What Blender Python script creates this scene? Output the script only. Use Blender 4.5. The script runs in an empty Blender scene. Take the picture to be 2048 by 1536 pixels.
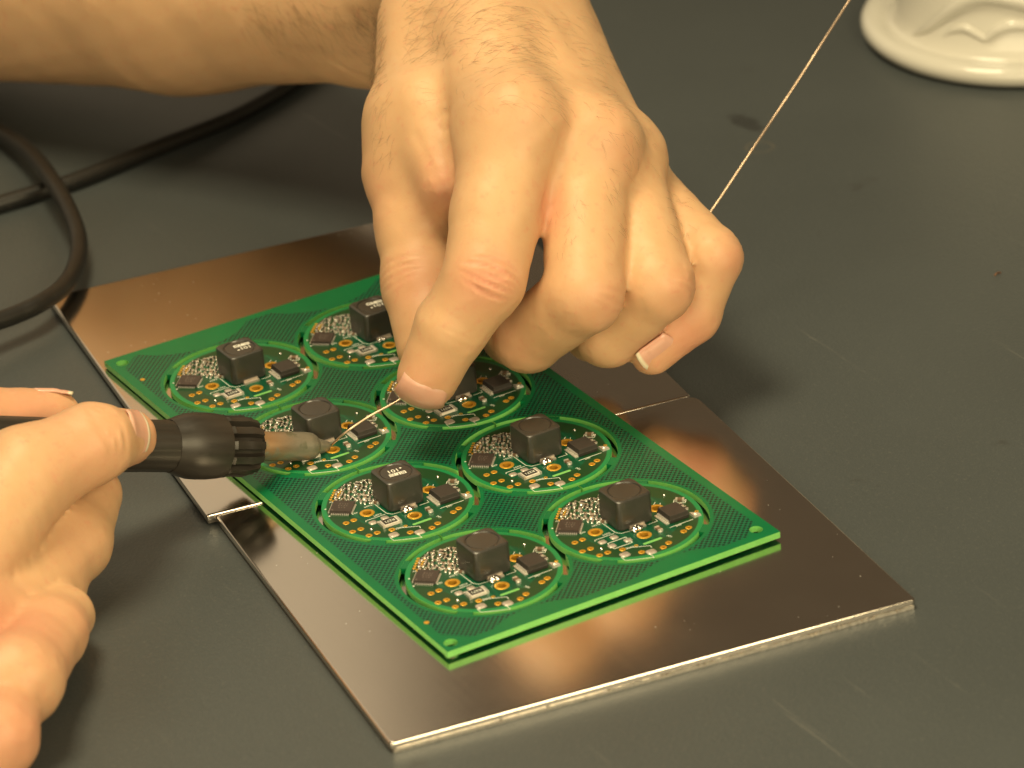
import bpy, bmesh, math, random
import numpy as np
from mathutils import Vector, Matrix
random.seed(7); rng = np.random.RandomState(11)
sc = bpy.context.scene
COL = sc.collection
MM = 0.001

# ------------------------------------------------------------------ camera
RC = np.array([[0.86115428, -0.50325689, -0.07173423],      # image right, image down, view axis in world axes
               [-0.28708632, -0.36501312, -0.8856336],
               [0.41951728, 0.78326108, -0.45881078]])
CAM = np.array([-386.83678691, -767.40835884, 462.76527108])   # mm
FPX = 8291.13
cd = bpy.data.cameras.new('camera'); cam = bpy.data.objects.new('camera', cd); COL.objects.link(cam)
M = Matrix.Identity(4)
for i in range(3):
    M[i][0] = RC[0][i]; M[i][1] = -RC[1][i]; M[i][2] = -RC[2][i]; M[i][3] = CAM[i] * MM
cam.matrix_world = M
cd.sensor_width = 36; cd.lens = FPX / 2048 * 36; cd.clip_start = .05; cd.clip_end = 50
cd.dof.use_dof = True; cd.dof.focus_distance = .962; cd.dof.aperture_fstop = 20.0
sc.camera = cam
sc.view_settings.view_transform = 'Standard'; sc.view_settings.look = 'None'
sc.view_settings.exposure = 0.13; sc.view_settings.gamma = 1.0

# ------------------------------------------------------------------ room light, added fill and reflection panel
w = bpy.data.worlds.new('World'); sc.world = w; w.use_nodes = True
bg = w.node_tree.nodes['Background']; bg.inputs[0].default_value = (1.0, .72, .42, 1); bg.inputs[1].default_value = .10

def area(name, loc, target, size, power, color, size_y=None):
    l = bpy.data.lights.new(name, 'AREA'); o = bpy.data.objects.new(name, l); COL.objects.link(o)
    l.energy = power; l.color = color; l.size = size
    if size_y: l.shape = 'RECTANGLE'; l.size_y = size_y
    o.location = loc
    o.rotation_euler = (Vector(target) - Vector(loc)).to_track_quat('-Z', 'Y').to_euler()
    return o
WARM = (1.0, .83, .49)
area('bench_lamp', (.08, -.70, .44), (-.02, .0, 0), .34, 4.5, WARM)
area('ceiling_lamp', (-.09, .09, .80), (-.05, .05, 0), .30, 5.7, (1, .84, .52), .24)
area('added_fill', (-.72, -.72, .36), (-.05, .05, .05), .8, 5.2, (1, .82, .50), .5)  # added fill to brighten the forearm and undersides, no known lamp
area('reflection_panel', (-.03, 1.30, .75), (-.03, 0, .70), 1.3, 2.15, (1, .81, .53), 1.0)  # unseen panel added so the sheets and bench reflect brighter on the left

# ------------------------------------------------------------------ helpers
def tag(o, label=None, cat=None, group=None, kind=None):
    if label: o['label'] = label
    if cat: o['category'] = cat
    if group: o['group'] = group
    if kind: o['kind'] = kind
    return o

def empty(name, loc):
    o = bpy.data.objects.new(name, None); COL.objects.link(o); o.location = Vector(loc) * MM
    o.empty_display_size = .01
    return o

class MB:
    """collects geometry in mm"""
    def __init__(s): s.v = []; s.f = []; s.m = []
    def add(s, vs, fs, m=0):
        n = len(s.v); s.v += [tuple(map(float, p)) for p in vs]
        s.f += [tuple(n + i for i in f) for f in fs]; s.m += [m] * len(fs)
    def box(s, c, size, rz=0, m=0, taper=1.0):
        cx, cy, cz = c; a, b, h = size[0] / 2, size[1] / 2, size[2]
        co, si = math.cos(rz), math.sin(rz); vs = []
        for z, t in ((cz, 1), (cz + h, taper)):
            for x, y in ((-a, -b), (a, -b), (a, b), (-a, b)):
                vs.append((cx + (x * co - y * si) * t, cy + (x * si + y * co) * t, z))
        s.add(vs, [(3, 2, 1, 0), (4, 5, 6, 7), (0, 1, 5, 4), (1, 2, 6, 5), (2, 3, 7, 6), (3, 0, 4, 7)], m)
    def loft(s, loops, m=0, cap0=True, cap1=True, closed=True):
        n = len(loops[0]); vs = [p for l in loops for p in l]; fs = []
        for i in range(len(loops) - 1):
            for j in range(n if closed else n - 1):
                k = (j + 1) % n
                fs.append((i * n + j, i * n + k, (i + 1) * n + k, (i + 1) * n + j))
        if cap0: fs.append(tuple(range(n - 1, -1, -1)))
        if cap1: fs.append(tuple((len(loops) - 1) * n + j for j in range(n)))
        s.add(vs, fs, m)
    def ring(s, c, r0, r1, z0, z1, n=24, m=0):
        """annulus with lip and inner barrel"""
        cx, cy = c; L = []
        for r, z in ((r1, z0), (r1, z1 - .03), (r1 - .05, z1), (r0 + .05, z1), (r0, z1 - .05), (r0, z0 - 1.2)):
            L.append([(cx + r * math.cos(2 * math.pi * i / n), cy + r * math.sin(2 * math.pi * i / n), z) for i in range(n)])
        s.loft(L, m, False, False)
    def tube(s, pts, rad, n=10, m=0, caps=True):
        pts = [np.array(p, float) for p in pts]; L = []; up = None
        for i, p in enumerate(pts):
            d = pts[min(i + 1, len(pts) - 1)] - pts[max(i - 1, 0)]; d = d / (np.linalg.norm(d) + 1e-9)
            if up is None:
                up = np.array([0, 0, 1.0]) if abs(d[2]) < .9 else np.array([1.0, 0, 0])
            u = up - d * up.dot(d); u /= np.linalg.norm(u); up = u; vv = np.cross(d, u)
            r = rad[i] if hasattr(rad, '__len__') else rad
            L.append([tuple(p + r * (math.cos(2 * math.pi * j / n) * u + math.sin(2 * math.pi * j / n) * vv)) for j in range(n)])
        s.loft(L, m, caps, caps)
    def blob(s, c, r, sq=(1, 1, 1), nu=12, nv=8, m=0, seed=0, amp=.0):
        rr = random.Random(seed); L = []
        for i in range(nv + 1):
            t = math.pi * (i + .02) / (nv + .04) - math.pi / 2
            L.append([(c[0] + r * sq[0] * math.cos(t) * math.cos(2 * math.pi * j / nu) * (1 + amp * rr.uniform(-1, 1)),
                       c[1] + r * sq[1] * math.cos(t) * math.sin(2 * math.pi * j / nu) * (1 + amp * rr.uniform(-1, 1)),
                       c[2] + r * sq[2] * math.sin(t)) for j in range(nu)])
        s.loft(L, m)
    def mesh(s, name, mats, smooth=None):
        me = bpy.data.meshes.new(name)
        v = np.array(s.v) * MM
        me.from_pydata(v.tolist(), [], s.f)
        for mt in (mats if isinstance(mats, (list, tuple)) else [mats]): me.materials.append(mt)
        me.polygons.foreach_set('material_index', s.m)
        if smooth is not None:
            me.polygons.foreach_set('use_smooth', [True] * len(s.f))
            me.update(); me.set_sharp_from_angle(angle=math.radians(smooth))
        me.update()
        return me
    def build(s, name, mats, parent=None, loc=None, smooth=None):
        o = bpy.data.objects.new(name, s.mesh(name, mats, smooth)); COL.objects.link(o)
        if parent: o.parent = parent
        if loc is not None: o.location = Vector(loc) * MM
        return o

def bev(o, width, seg=2, angle=40):
    m = o.modifiers.new('bevel', 'BEVEL'); m.width = width * MM; m.segments = seg; m.limit_method = 'ANGLE'; m.angle_limit = math.radians(angle)
    m.harden_normals = False
    return o

def link(name, me, parent, loc=None):
    o = bpy.data.objects.new(name, me); COL.objects.link(o)
    if parent: o.parent = parent
    if loc is not None: o.location = Vector(loc) * MM
    return o

# ------------------------------------------------------------------ materials
class NT:
    def __init__(s, name):
        s.mat = bpy.data.materials.new(name); s.mat.use_nodes = True
        s.nt = s.mat.node_tree; s.b = s.nt.nodes['Principled BSDF']
    def n(s, t, **kw):
        nd = s.nt.nodes.new(t)
        for k, v in kw.items(): setattr(nd, k, v)
        return nd
    def l(s, a, b): s.nt.links.new(a, b)
    def val(s, sock, v):
        if hasattr(v, 'is_linked') or isinstance(v, bpy.types.NodeSocket): s.l(v, sock)
        else: sock.default_value = v
    def math(s, op, a, b=0.0, c=None, clamp=False):
        nd = s.n('ShaderNodeMath', operation=op, use_clamp=clamp)
        s.val(nd.inputs[0], a); s.val(nd.inputs[1], b)
        if c is not None: s.val(nd.inputs[2], c)
        return nd.outputs[0]
    def mix(s, f, a, b):
        nd = s.n('ShaderNodeMix', data_type='RGBA')
        s.val(nd.inputs[0], f)
        for i, x in ((6, a), (7, b)):
            s.val(nd.inputs[i], (*x, 1) if isinstance(x, tuple) and len(x) == 3 else x)
        return nd.outputs[2]
    def obj(s, scale=1000.0):
        tc = s.n('ShaderNodeTexCoord'); vm = s.n('ShaderNodeVectorMath', operation='SCALE'); vm.inputs[3].default_value = scale
        s.l(tc.outputs['Object'], vm.inputs[0]); return vm.outputs[0]
    def noise(s, co, scale, detail=4, rough=.55, stretch=None):
        if stretch:
            mp = s.n('ShaderNodeMapping'); mp.inputs['Scale'].default_value = stretch[0]
            mp.inputs['Rotation'].default_value = (0, 0, math.radians(stretch[1])); s.l(co, mp.inputs[0]); co = mp.outputs[0]
        nd = s.n('ShaderNodeTexNoise'); nd.inputs['Scale'].default_value = scale; nd.inputs['Detail'].default_value = detail
        nd.inputs['Roughness'].default_value = rough; s.l(co, nd.inputs['Vector']); return nd.outputs['Fac']
    def ss(s, x, a, b):
        nd = s.n('ShaderNodeMapRange', interpolation_type='SMOOTHSTEP')
        s.val(nd.inputs[0], x); nd.inputs[1].default_value = a; nd.inputs[2].default_value = b
        return nd.outputs[0]
    def bump(s, h, strength, dist=.1):
        nd = s.n('ShaderNodeBump'); nd.inputs['Strength'].default_value = strength; nd.inputs['Distance'].default_value = dist * MM
        s.l(h, nd.inputs['Height']); s.l(nd.outputs[0], s.b.inputs['Normal']); return nd
    def set(s, **kw):
        for k, v in kw.items():
            sock = s.b.inputs[k.replace('_', ' ')]
            s.val(sock, (*v, 1) if isinstance(v, tuple) and len(v) == 3 and sock.type == 'RGBA' else v)
        return s

def simple(name, col, rough=.5, metal=0.0, spec=.5, nz=None, nscale=1.0, namp=.25, bump=0, bscale=6.0):
    t = NT(name); t.set(Base_Color=col, Roughness=rough, Metallic=metal)
    t.b.inputs['Specular IOR Level'].default_value = spec
    co = t.obj()
    f = t.noise(co, nscale)
    dark = tuple(c * (1 - namp) for c in col); lite = tuple(min(1, c * (1 + namp)) for c in col)
    t.set(Base_Color=t.mix(f, dark, lite))
    t.set(Roughness=t.math('MULTIPLY_ADD', t.noise(co, nscale * 2.3), .3 * rough, rough * .85))
    if bump: t.bump(t.noise(co, bscale, 3), bump, .06)
    return t.mat

def m_table():
    t = NT('bench_top_rubber'); co = t.obj()
    big = t.noise(co, .012, 4); fine = t.noise(co, 1.1, 3, .6)
    vor = t.n('ShaderNodeTexVoronoi'); vor.inputs['Scale'].default_value = 1.15; t.l(co, vor.inputs['Vector'])
    c = t.mix(big, (.047, .055, .057), (.062, .072, .074))
    c = t.mix(t.math('MULTIPLY', t.ss(fine, .55, .75), .35), c, (.13, .13, .115))
    # rubbed scratches and a few smudges
    s1 = t.noise(co, .03, 6, .75, ((6, .18, 1), 24)); s1 = t.ss(s1, .64, .72)
    s2 = t.noise(co, .03, 6, .75, ((7, .15, 1), -35)); s2 = t.ss(s2, .65, .73)
    sc_ = t.math('MULTIPLY', t.math('MAXIMUM', s1, s2), .30)
    c = t.mix(sc_, c, (.25, .24, .21))
    sm = t.ss(t.noise(co, .05, 3, .6), .68, .76)
    c = t.mix(t.math('MULTIPLY', sm, .45), c, (.03, .03, .029))
    # old ring stain and a dark smear beside the wire
    def dist(cx, cy, sx=1, sy=1):
        vm = t.n('ShaderNodeVectorMath', operation='SUBTRACT'); t.l(co, vm.inputs[0]); vm.inputs[1].default_value = (cx, cy, 0)
        v2 = t.n('ShaderNodeVectorMath', operation='MULTIPLY'); t.l(vm.outputs[0], v2.inputs[0]); v2.inputs[1].default_value = (sx, sy, 0)
        v3 = t.n('ShaderNodeVectorMath', operation='LENGTH'); t.l(v2.outputs[0], v3.inputs[0]); return v3.outputs['Value']
    wob = t.math('MULTIPLY_ADD', t.noise(co, .4, 3), 1.6, -.8)
    rd = t.math('ABSOLUTE', t.math('SUBTRACT', t.math('ADD', dist(160, 101), wob), 3.6))
    c = t.mix(t.math('MULTIPLY', t.ss(rd, .55, .15), t.math('MULTIPLY', t.noise(co, .3, 2), .5)), c, (.20, .16, .10))
    c = t.mix(t.math('MULTIPLY', t.ss(t.math('ADD', dist(166, 117, 1, .45), t.math('MULTIPLY', wob, 2)), 4.0, 2.0), .6), c, (.014, .014, .014))
    t.set(Base_Color=c, Roughness=t.math('MULTIPLY_ADD', big, .12, .36)); t.b.inputs['Specular IOR Level'].default_value = .62
    h = t.math('ADD', t.math('MULTIPLY', vor.outputs['Distance'], .6), t.noise(co, 1.7, 4, .6))
    t.bump(h, .40, .20)
    return t.mat

def m_sheet():
    t = NT('polished_sheet_metal'); co = t.obj()
    n1 = t.noise(co, .04, 5); brush = t.noise(co, .25, 5, .7, ((12, .05, 1), 8))
    c = t.mix(n1, (.66, .60, .54), (.74, .69, .62))
    spk = t.n('ShaderNodeTexVoronoi'); spk.inputs['Scale'].default_value = .34; t.l(co, spk.inputs['Vector'])
    dots = t.math('MULTIPLY', t.math('LESS_THAN', spk.outputs['Distance'], .055), t.ss(t.noise(co, .05, 2), .5, .62))
    scr = t.ss(t.noise(co, .06, 6, .8, ((3, .35, 1), 62)), .69, .73)
    wear = t.math('MAXIMUM', dots, t.math('MULTIPLY', scr, .5))
    c = t.mix(t.math('MULTIPLY', wear, .5), c, (.85, .82, .75))
    t.set(Base_Color=c, Metallic=1.0)
    r = t.math('MULTIPLY_ADD', n1, .09, .085); r = t.math('MULTIPLY_ADD', brush, .05, r)
    r = t.math('MULTIPLY_ADD', wear, .45, r)
    t.set(Roughness=r)
    t.bump(t.math('MULTIPLY_ADD', wear, .8, t.noise(co, .5, 4, .6, ((9, .15, 1), 8))), .05, .05)
    return t.mat

R = 19.0; PX = 1.94810767 * R; PY = 2.08509901 * R
BX0, BX1, BY0, BY1 = -2.215 * R, 2.29 * R, -4.46 * R, 4.648 * R     # panel rectangle (mm)
ZB = 4.7                                                             # panel top

def m_panel():
    t = NT('green_solder_mask_panel'); co = t.obj()
    sp = t.n('ShaderNodeSeparateXYZ'); t.l(co, sp.inputs[0]); x, y = sp.outputs[0], sp.outputs[1]
    dx = t.math('MINIMUM', t.math('SUBTRACT', x, BX0), t.math('SUBTRACT', BX1, x))
    dy = t.math('MINIMUM', t.math('SUBTRACT', y, BY0), t.math('SUBTRACT', BY1, y))
    de = t.math('MINIMUM', dx, dy)
    u = t.math('SUBTRACT', t.math('ABSOLUTE', x), PX / 2)
    v = t.math('SUBTRACT', t.math('FLOORED_MODULO', t.math('ADD', y, 2 * PY), PY), PY / 2)
    dd = t.math('SQRT', t.math('ADD', t.math('MULTIPLY', u, u), t.math('MULTIPLY', v, v)))
    corner = t.math('ADD', dx, dy)
    wob = t.math('MULTIPLY_ADD', t.noise(co, .35, 2), .8, -.4)
    mask = t.math('MULTIPLY', t.ss(t.math('ADD', de, wob), 1.9, 2.7), t.ss(dd, R + .55, R + 1.15))
    mask = t.math('MULTIPLY', mask, t.ss(corner, 9.2, 10.2))
    k = 2 * math.pi / 1.42
    q = t.math('MULTIPLY', t.math('SINE', t.math('MULTIPLY', x, k)), t.math('SINE', t.math('MULTIPLY', y, k)))
    chk = t.ss(q, -.22, .30)
    base = t.mix(t.noise(co, .12, 3), (.002, .125, .042), (.004, .165, .055))
    hat = t.mix(chk, (.004, .15, .070), (.002, .022, .017))
    hat = t.mix(t.math('MULTIPLY', t.noise(co, .1, 3), .45), hat, (.018, .075, .030))
    t.set(Base_Color=t.mix(mask, base, hat), Roughness=.24)
    t.b.inputs['Specular IOR Level'].default_value = .34
    t.bump(t.math('MULTIPLY_ADD', t.math('MULTIPLY', chk, mask), .5, t.noise(co, 1.2, 3)), .10, .06)
    return t.mat

def m_disc():
    t = NT('green_solder_mask_disc'); co = t.obj()
    sp = t.n('ShaderNodeSeparateXYZ'); t.l(co, sp.inputs[0]); x, y = sp.outputs[0], sp.outputs[1]
    rr = t.math('SQRT', t.math('ADD', t.math('MULTIPLY', x, x), t.math('MULTIPLY', y, y)))
    n = t.noise(co, .16, 2)
    pour = t.math('MULTIPLY', t.ss(t.math('ADD', rr, t.math('MULTIPLY', n, 6)), 14.6, 14.9), t.math('SUBTRACT', 1.0, t.ss(rr, 16.3, 16.6)))
    tr = t.noise(co, .6, 2, .4, ((1.6, .22, 1), 35))
    c = t.mix(t.ss(tr, .52, .56), (.003, .070, .032), (.005, .10, .044))
    c = t.mix(pour, c, (.011, .056, .018))
    c = t.mix(t.ss(rr, 16.3, 16.6), c, (.010, .22, .070))
    t.set(Base_Color=c, Roughness=.28); t.b.inputs['Specular IOR Level'].default_value = .45
    t.bump(t.math('MULTIPLY_ADD', t.ss(tr, .52, .56), .6, t.noise(co, 1.0, 3)), .10, .05)
    return t.mat

def m_fr4():
    t = NT('bare_fibreglass_edge'); co = t.obj()
    f = t.noise(co, .5, 4)
    t.set(Base_Color=t.mix(f, (.15, .50, .10), (.24, .62, .17)), Roughness=.55)
    t.b.inputs['Subsurface Weight'].default_value = .25; t.b.inputs['Subsurface Radius'].default_value = (.4, 1, .3); t.b.inputs['Subsurface Scale'].default_value = .001
    return t.mat

def m_skin():
    t = NT('skin'); co = t.obj()
    at = t.n('ShaderNodeAttribute', attribute_name='red'); red = at.outputs['Fac']
    n1 = t.noise(co, .09, 4); n2 = t.noise(co, .5, 4, .6)
    c = t.mix(n1, (.575, .345, .182), (.675, .43, .24))
    c = t.mix(t.math('MULTIPLY', t.ss(n2, .52, .76), .38), c, (.62, .26, .165))
    c = t.mix(t.math('MULTIPLY', red, .68), c, (.62, .235, .15))
    sp = t.ss(t.noise(co, .16, 2, .4), .735, .76)
    c = t.mix(t.math('MULTIPLY', sp, .22), c, (.50, .17, .11))
    t.set(Base_Color=c, Roughness=t.math('MULTIPLY_ADD', n2, .18, .42))
    t.b.inputs['Specular IOR Level'].default_value = .38
    t.b.inputs['Subsurface Weight'].default_value = .22; t.b.inputs['Subsurface Radius'].default_value = (1.0, .38, .2); t.b.inputs['Subsurface Scale'].default_value = .0028
    v = t.n('ShaderNodeTexVoronoi', feature='DISTANCE_TO_EDGE'); v.inputs['Scale'].default_value = .75; t.l(co, v.inputs['Vector'])
    pores = t.math('MINIMUM', v.outputs['Distance'], .25)
    lines = t.noise(co, .55, 5, .65, ((.45, 2.2, .8), 20))
    h = t.math('ADD', t.math('MULTIPLY', pores, .8), t.math('ADD', t.math('MULTIPLY', lines, .6), t.math('MULTIPLY', t.noise(co, 1.6, 3), .5)))
    t.bump(h, .18, .20)
    return t.mat

def m_nail():
    t = NT('fingernail_keratin'); co = t.obj()
    at = t.n('ShaderNodeAttribute', attribute_name='tip').outputs['Fac']
    c = t.mix(t.noise(co, .3, 3), (.66, .34, .24), (.73, .42, .31))
    c = t.mix(t.ss(at, .86, .92), c, (.80, .70, .52))
    c = t.mix(t.math('MULTIPLY', t.ss(at, .16, .06), .15), c, (.80, .62, .5))
    t.set(Base_Color=c, Roughness=.27)
    t.b.inputs['Subsurface Weight'].default_value = .15; t.b.inputs['Subsurface Scale'].default_value = .0015
    return t.mat

def m_barrel():
    t = NT('heat_stained_steel'); co = t.obj()
    sp = t.n('ShaderNodeSeparateXYZ'); t.l(co, sp.inputs[0]); x = sp.outputs[0]     # local x runs towards the tip
    n = t.noise(co, .28, 5, .65, ((.35, 1, 1), 0)); n2 = t.noise(co, .16, 4)
    c = t.mix(n, (.15, .135, .10), (.46, .43, .34))
    hot = t.math('MULTIPLY', t.ss(n2, .44, .54), t.math('SUBTRACT', 1.0, t.ss(x, -20, -9)))
    c = t.mix(t.math('MULTIPLY', hot, .6), c, (.44, .20, .05))
    c = t.mix(t.math('MULTIPLY', t.ss(t.noise(co, .22, 3), .56, .66), .5), c, (.10, .12, .05))
    t.set(Base_Color=c, Metallic=.6, Roughness=t.math('MULTIPLY_ADD', n, .2, .36))
    t.bump(n, .12, .1)
    return t.mat

def m_grip():
    t = NT('black_grip_rubber'); co = t.obj()
    n = t.noise(co, .5, 5, .6, ((.12, 1, 1), 0))
    t.set(Base_Color=t.mix(n, (.014, .012, .010), (.045, .038, .030)), Roughness=t.math('MULTIPLY_ADD', n, .25, .30))
    t.bump(n, .2, .15)
    return t.mat

def m_cord():
    t = NT('black_cable_sheath'); co = t.obj()
    n = t.noise(co, .12, 6, .7); dust = t.ss(t.noise(co, .5, 5, .75), .60, .70)
    c = t.mix(n, (.008, .0075, .007), (.015, .014, .012))
    c = t.mix(t.math('MULTIPLY', dust, t.math('MULTIPLY', n, .4)), c, (.20, .17, .13))
    t.set(Base_Color=c, Roughness=.42); t.bump(t.noise(co, 1.0, 3), .08, .1)
    return t.mat

def m_core():
    t = NT('ferrite_black'); co = t.obj()
    n = t.noise(co, .22, 6, .68); ch = t.ss(t.noise(co, .35, 5, .8, ((1, 1, .35), 0)), .57, .72)
    c = t.mix(n, (.024, .023, .020), (.050, .046, .039))
    c = t.mix(t.math('MULTIPLY', ch, .38), c, (.15, .13, .10))
    t.set(Base_Color=c, Roughness=t.math('MULTIPLY_ADD', n, .20, .24)); t.b.inputs['Specular IOR Level'].default_value = .85
    t.bump(t.noise(co, 2.5, 3), .12, .06)
    return t.mat

MAT = dict(
    table=m_table(), sheet=m_sheet(), panel=m_panel(), disc=m_disc(), fr4=m_fr4(), skin=m_skin(), nail=m_nail(),
    barrel=m_barrel(), grip=m_grip(), cord=m_cord(), core=m_core(),
    cut=simple('sheared_metal_edge', (.72, .68, .62), .42, .85, nscale=.9, namp=.35, bump=.5, bscale=1.5),
    cutdark=simple('dull_metal_edge', (.34, .31, .27), .45, .9, nscale=.6, namp=.2),
    gold=simple('gold_plating', (.80, .43, .05), .36, .6, nscale=.6, namp=.12),
    tin=simple('tinned_metal', (.84, .80, .72), .26, .65, nscale=1.2, namp=.16, bump=.25, bscale=2.0),
    matt_tin=simple('matt_tinned_pad', (.60, .53, .46), .48, .7, nscale=1.6, namp=.18, bump=.3, bscale=3.0),
    solder=simple('molten_bright_solder', (.93, .91, .87), .09, 1.0, nscale=.8, namp=.05, bump=.3, bscale=.9),
    plastic=simple('black_mould_compound', (.040, .034, .030), .42, 0, nscale=.5, namp=.25, bump=.12, bscale=5),
    chip=simple('brown_black_chip', (.050, .038, .034), .36, 0, nscale=.6, namp=.25, bump=.1, bscale=5),
    ceramic_brown=simple('tan_ceramic_chip', (.17, .11, .065), .45, 0, nscale=.8, namp=.3),
    alumina=simple('white_alumina', (.72, .67, .58), .5, 0, nscale=.8, namp=.1),
    silk=simple('white_silkscreen', (.74, .76, .66), .6, 0, nscale=.8, namp=.08),
    ink=simple('white_stamp_ink', (.80, .78, .70), .55, 0, nscale=1.6, namp=.12),
    wire=simple('bright_solder_wire', (.56, .41, .29), .34, .75, nscale=.02, namp=.05),
    glaze=simple('white_glaze', (.60, .58, .52), .14, 0, .5, nscale=.05, namp=.04),
    hair=simple('dark_body_hair', (.13, .08, .04), .45, 0, nscale=.3, namp=.2),
    copper=simple('copper_scrap', (.80, .42, .25), .3, 1.0),
)

# ------------------------------------------------------------------ camera-space measuring of the place
def C(px, py, Z):
    """a point seen at photo pixel px,py and Z mm along the view axis -> camera-axes mm"""
    return np.array([(px - 1024) * Z / FPX, (py - 768) * Z / FPX, Z])
def W(q): return np.asarray(q) @ RC + CAM                       # camera axes -> world mm
def onz(px, py, z):
    d = RC.T @ np.array([(px - 1024) / FPX, (py - 768) / FPX, 1.0]); return CAM + d * ((z - CAM[2]) / d[2])

# ------------------------------------------------------------------ table
t = MB(); t.box((60, 120, -30), (2600, 2600, 30))
tb = t.build('table_top', MAT['table']); tag(tb, kind='structure')

# ------------------------------------------------------------------ metal sheets
ZT = 2.4
def sheet(name, corners, label, rounded=None, rough_front=False):
    e = empty(name, (*np.mean(corners, 0)[:2], 0)); o0 = np.mean(corners, 0)
    tag(e, label, 'metal sheet', 'metal sheets under the circuit panel')
    cs = [np.array(c[:2]) - o0[:2] for c in corners]
    n = len(cs)
    def inset(d):
        res = []; off = []
        for i in range(n):                                # mitred offset of each corner, then rounded
            p, a, b = cs[i], cs[i - 1], cs[(i + 1) % n]
            ea = (p - a) / np.linalg.norm(p - a); eb = (b - p) / np.linalg.norm(b - p)
            na, nb = np.array([-ea[1], ea[0]]), np.array([-eb[1], eb[0]])
            off.append(p + (na + nb) * d / (1 + na.dot(nb)))
        for i in range(n):
            p, a, b = off[i], off[i - 1], off[(i + 1) % n]
            r = max((rounded or {}).get(i, .9) - d, .12)
            da = (a - p) / np.linalg.norm(a - p); db = (b - p) / np.linalg.norm(b - p)
            for k in range(7):
                q = k / 6; res.append(p + da * r * (1 - q) ** 2 + db * r * q ** 2)
        return res
    A = MB(); L = []
    for d, z in ((.0, 1.0), (.0, ZT - .45), (.12, ZT - .15), (.40, ZT), (.55, ZT), (.9, ZT)):
        L.append([(p[0], p[1], z) for p in inset(d)])
    A.loft(L)
    body = A.build('rolled_top', MAT['sheet'], e, smooth=50)
    B = MB(); B.loft([[(p[0], p[1], .02) for p in inset(.35)], [(p[0], p[1], .995) for p in inset(.20)]])
    B.build('core_layer', MAT['cutdark'], e)
    if rough_front:                                        # sheared, torn lower lip along the front edge
        a, b = cs[0], cs[1]; d = (b - a); Ln = np.linalg.norm(d); d /= Ln; nn = np.array([d[1], -d[0]])
        T = MB(); rr = random.Random(3); N = 260; lo = []; hi = []
        prev = 0
        for i in range(N + 1):
            s = i / N; p = a + d * (.6 + (Ln - 1.2) * s)
            torn = min(1, max(0, (s - .35) * 2.2))
            hgt = .98 - torn * rr.uniform(0, .75) * (1 if rr.random() < .55 else .2)
            if rr.random() < .02 + .05 * torn: hgt = .30
            pr = .10 + rr.uniform(0, .12)
            q = p + nn * pr
            lo.append((q[0], q[1], .06)); hi.append((q[0], q[1], max(.2, hgt)))
        bk = [((a + d * (.6 + (Ln - 1.2) * i / N)) - nn * .6) for i in range(N + 1)]
        T.loft([lo, hi, [(q[0], q[1], h[2]) for q, h in zip(bk, hi)]], 0, False, False, False)
        T.build('torn_edge_lip', MAT['cut'], e)
    return e
f0 = onz(780, 1488, ZT); f1 = onz(1832, 1197, ZT); f2 = onz(1390, 788, ZT); f3 = onz(432, 1031, ZT)
sheet('metal_sheet', [f0, f1, f2, f3], 'front polished metal sheet under the circuit panel with a torn bright front edge', {2: 4.0}, True)
s0 = onz(412, 1031.5, ZT + .3); s1 = f2 + (f2 - f3) * .0 + np.array([-1.2, .5, 0]); s3 = onz(96, 610, ZT)
g = (f2 - f3) / np.linalg.norm(f2 - f3); gn = np.array([-g[1], g[0], 0])
s1 = f2 + gn * .15 - g * 1.0; s0 = f3 + gn * .15 - g * 2.2
s2 = onz(965, 400, ZT); s2 = s1 + (onz(96, 596, ZT) - s0)
rear = sheet('metal_sheet', [s0, s1, s2, onz(96, 596, ZT)], 'rear polished metal sheet reflecting the arm, lying behind the front sheet', {0: .6, 2: 1.5, 3: 1.5})
rear.rotation_euler.y = .0055; rear.location.z = .0001

# ------------------------------------------------------------------ circuit panel
TH = 1.5
panel = empty('circuit_panel', (0, 0, ZB))
tag(panel, 'green circuit panel holding eight round boards, lying on the metal sheets', 'circuit board')

def arc(c, r, a0, a1, n):
    return [(c[0] + r * math.cos(math.radians(a0 + (a1 - a0) * i / n)), c[1] + r * math.sin(math.radians(a0 + (a1 - a0) * i / n))) for i in range(n + 1)]

def flat(name, contours, top, mats, parent, thick=TH, loc=None):
    cu = bpy.data.curves.new(name, 'CURVE'); cu.dimensions = '2D'; cu.fill_mode = 'BOTH'; cu.extrude = thick / 2 * MM
    for pts in contours:
        s = cu.splines.new('POLY'); s.points.add(len(pts) - 1); s.use_cyclic_u = True
        for p, q in zip(s.points, pts): p.co = (q[0] * MM, q[1] * MM, 0, 1)
    o = bpy.data.objects.new(name, cu); COL.objects.link(o)
    dg = bpy.context.evaluated_depsgraph_get()
    me = bpy.data.meshes.new_from_object(o.evaluated_get(dg)); bpy.data.objects.remove(o); bpy.data.curves.remove(cu)
    me.transform(Matrix.Translation((0, 0, (top - thick / 2) * MM)))
    me.materials.clear()
    for m in mats: me.materials.append(m)
    for p in me.polygons: p.material_index = 0 if abs(p.normal.z) > .5 else 1
    me.name = name
    return link(name, me, parent, loc)

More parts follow.
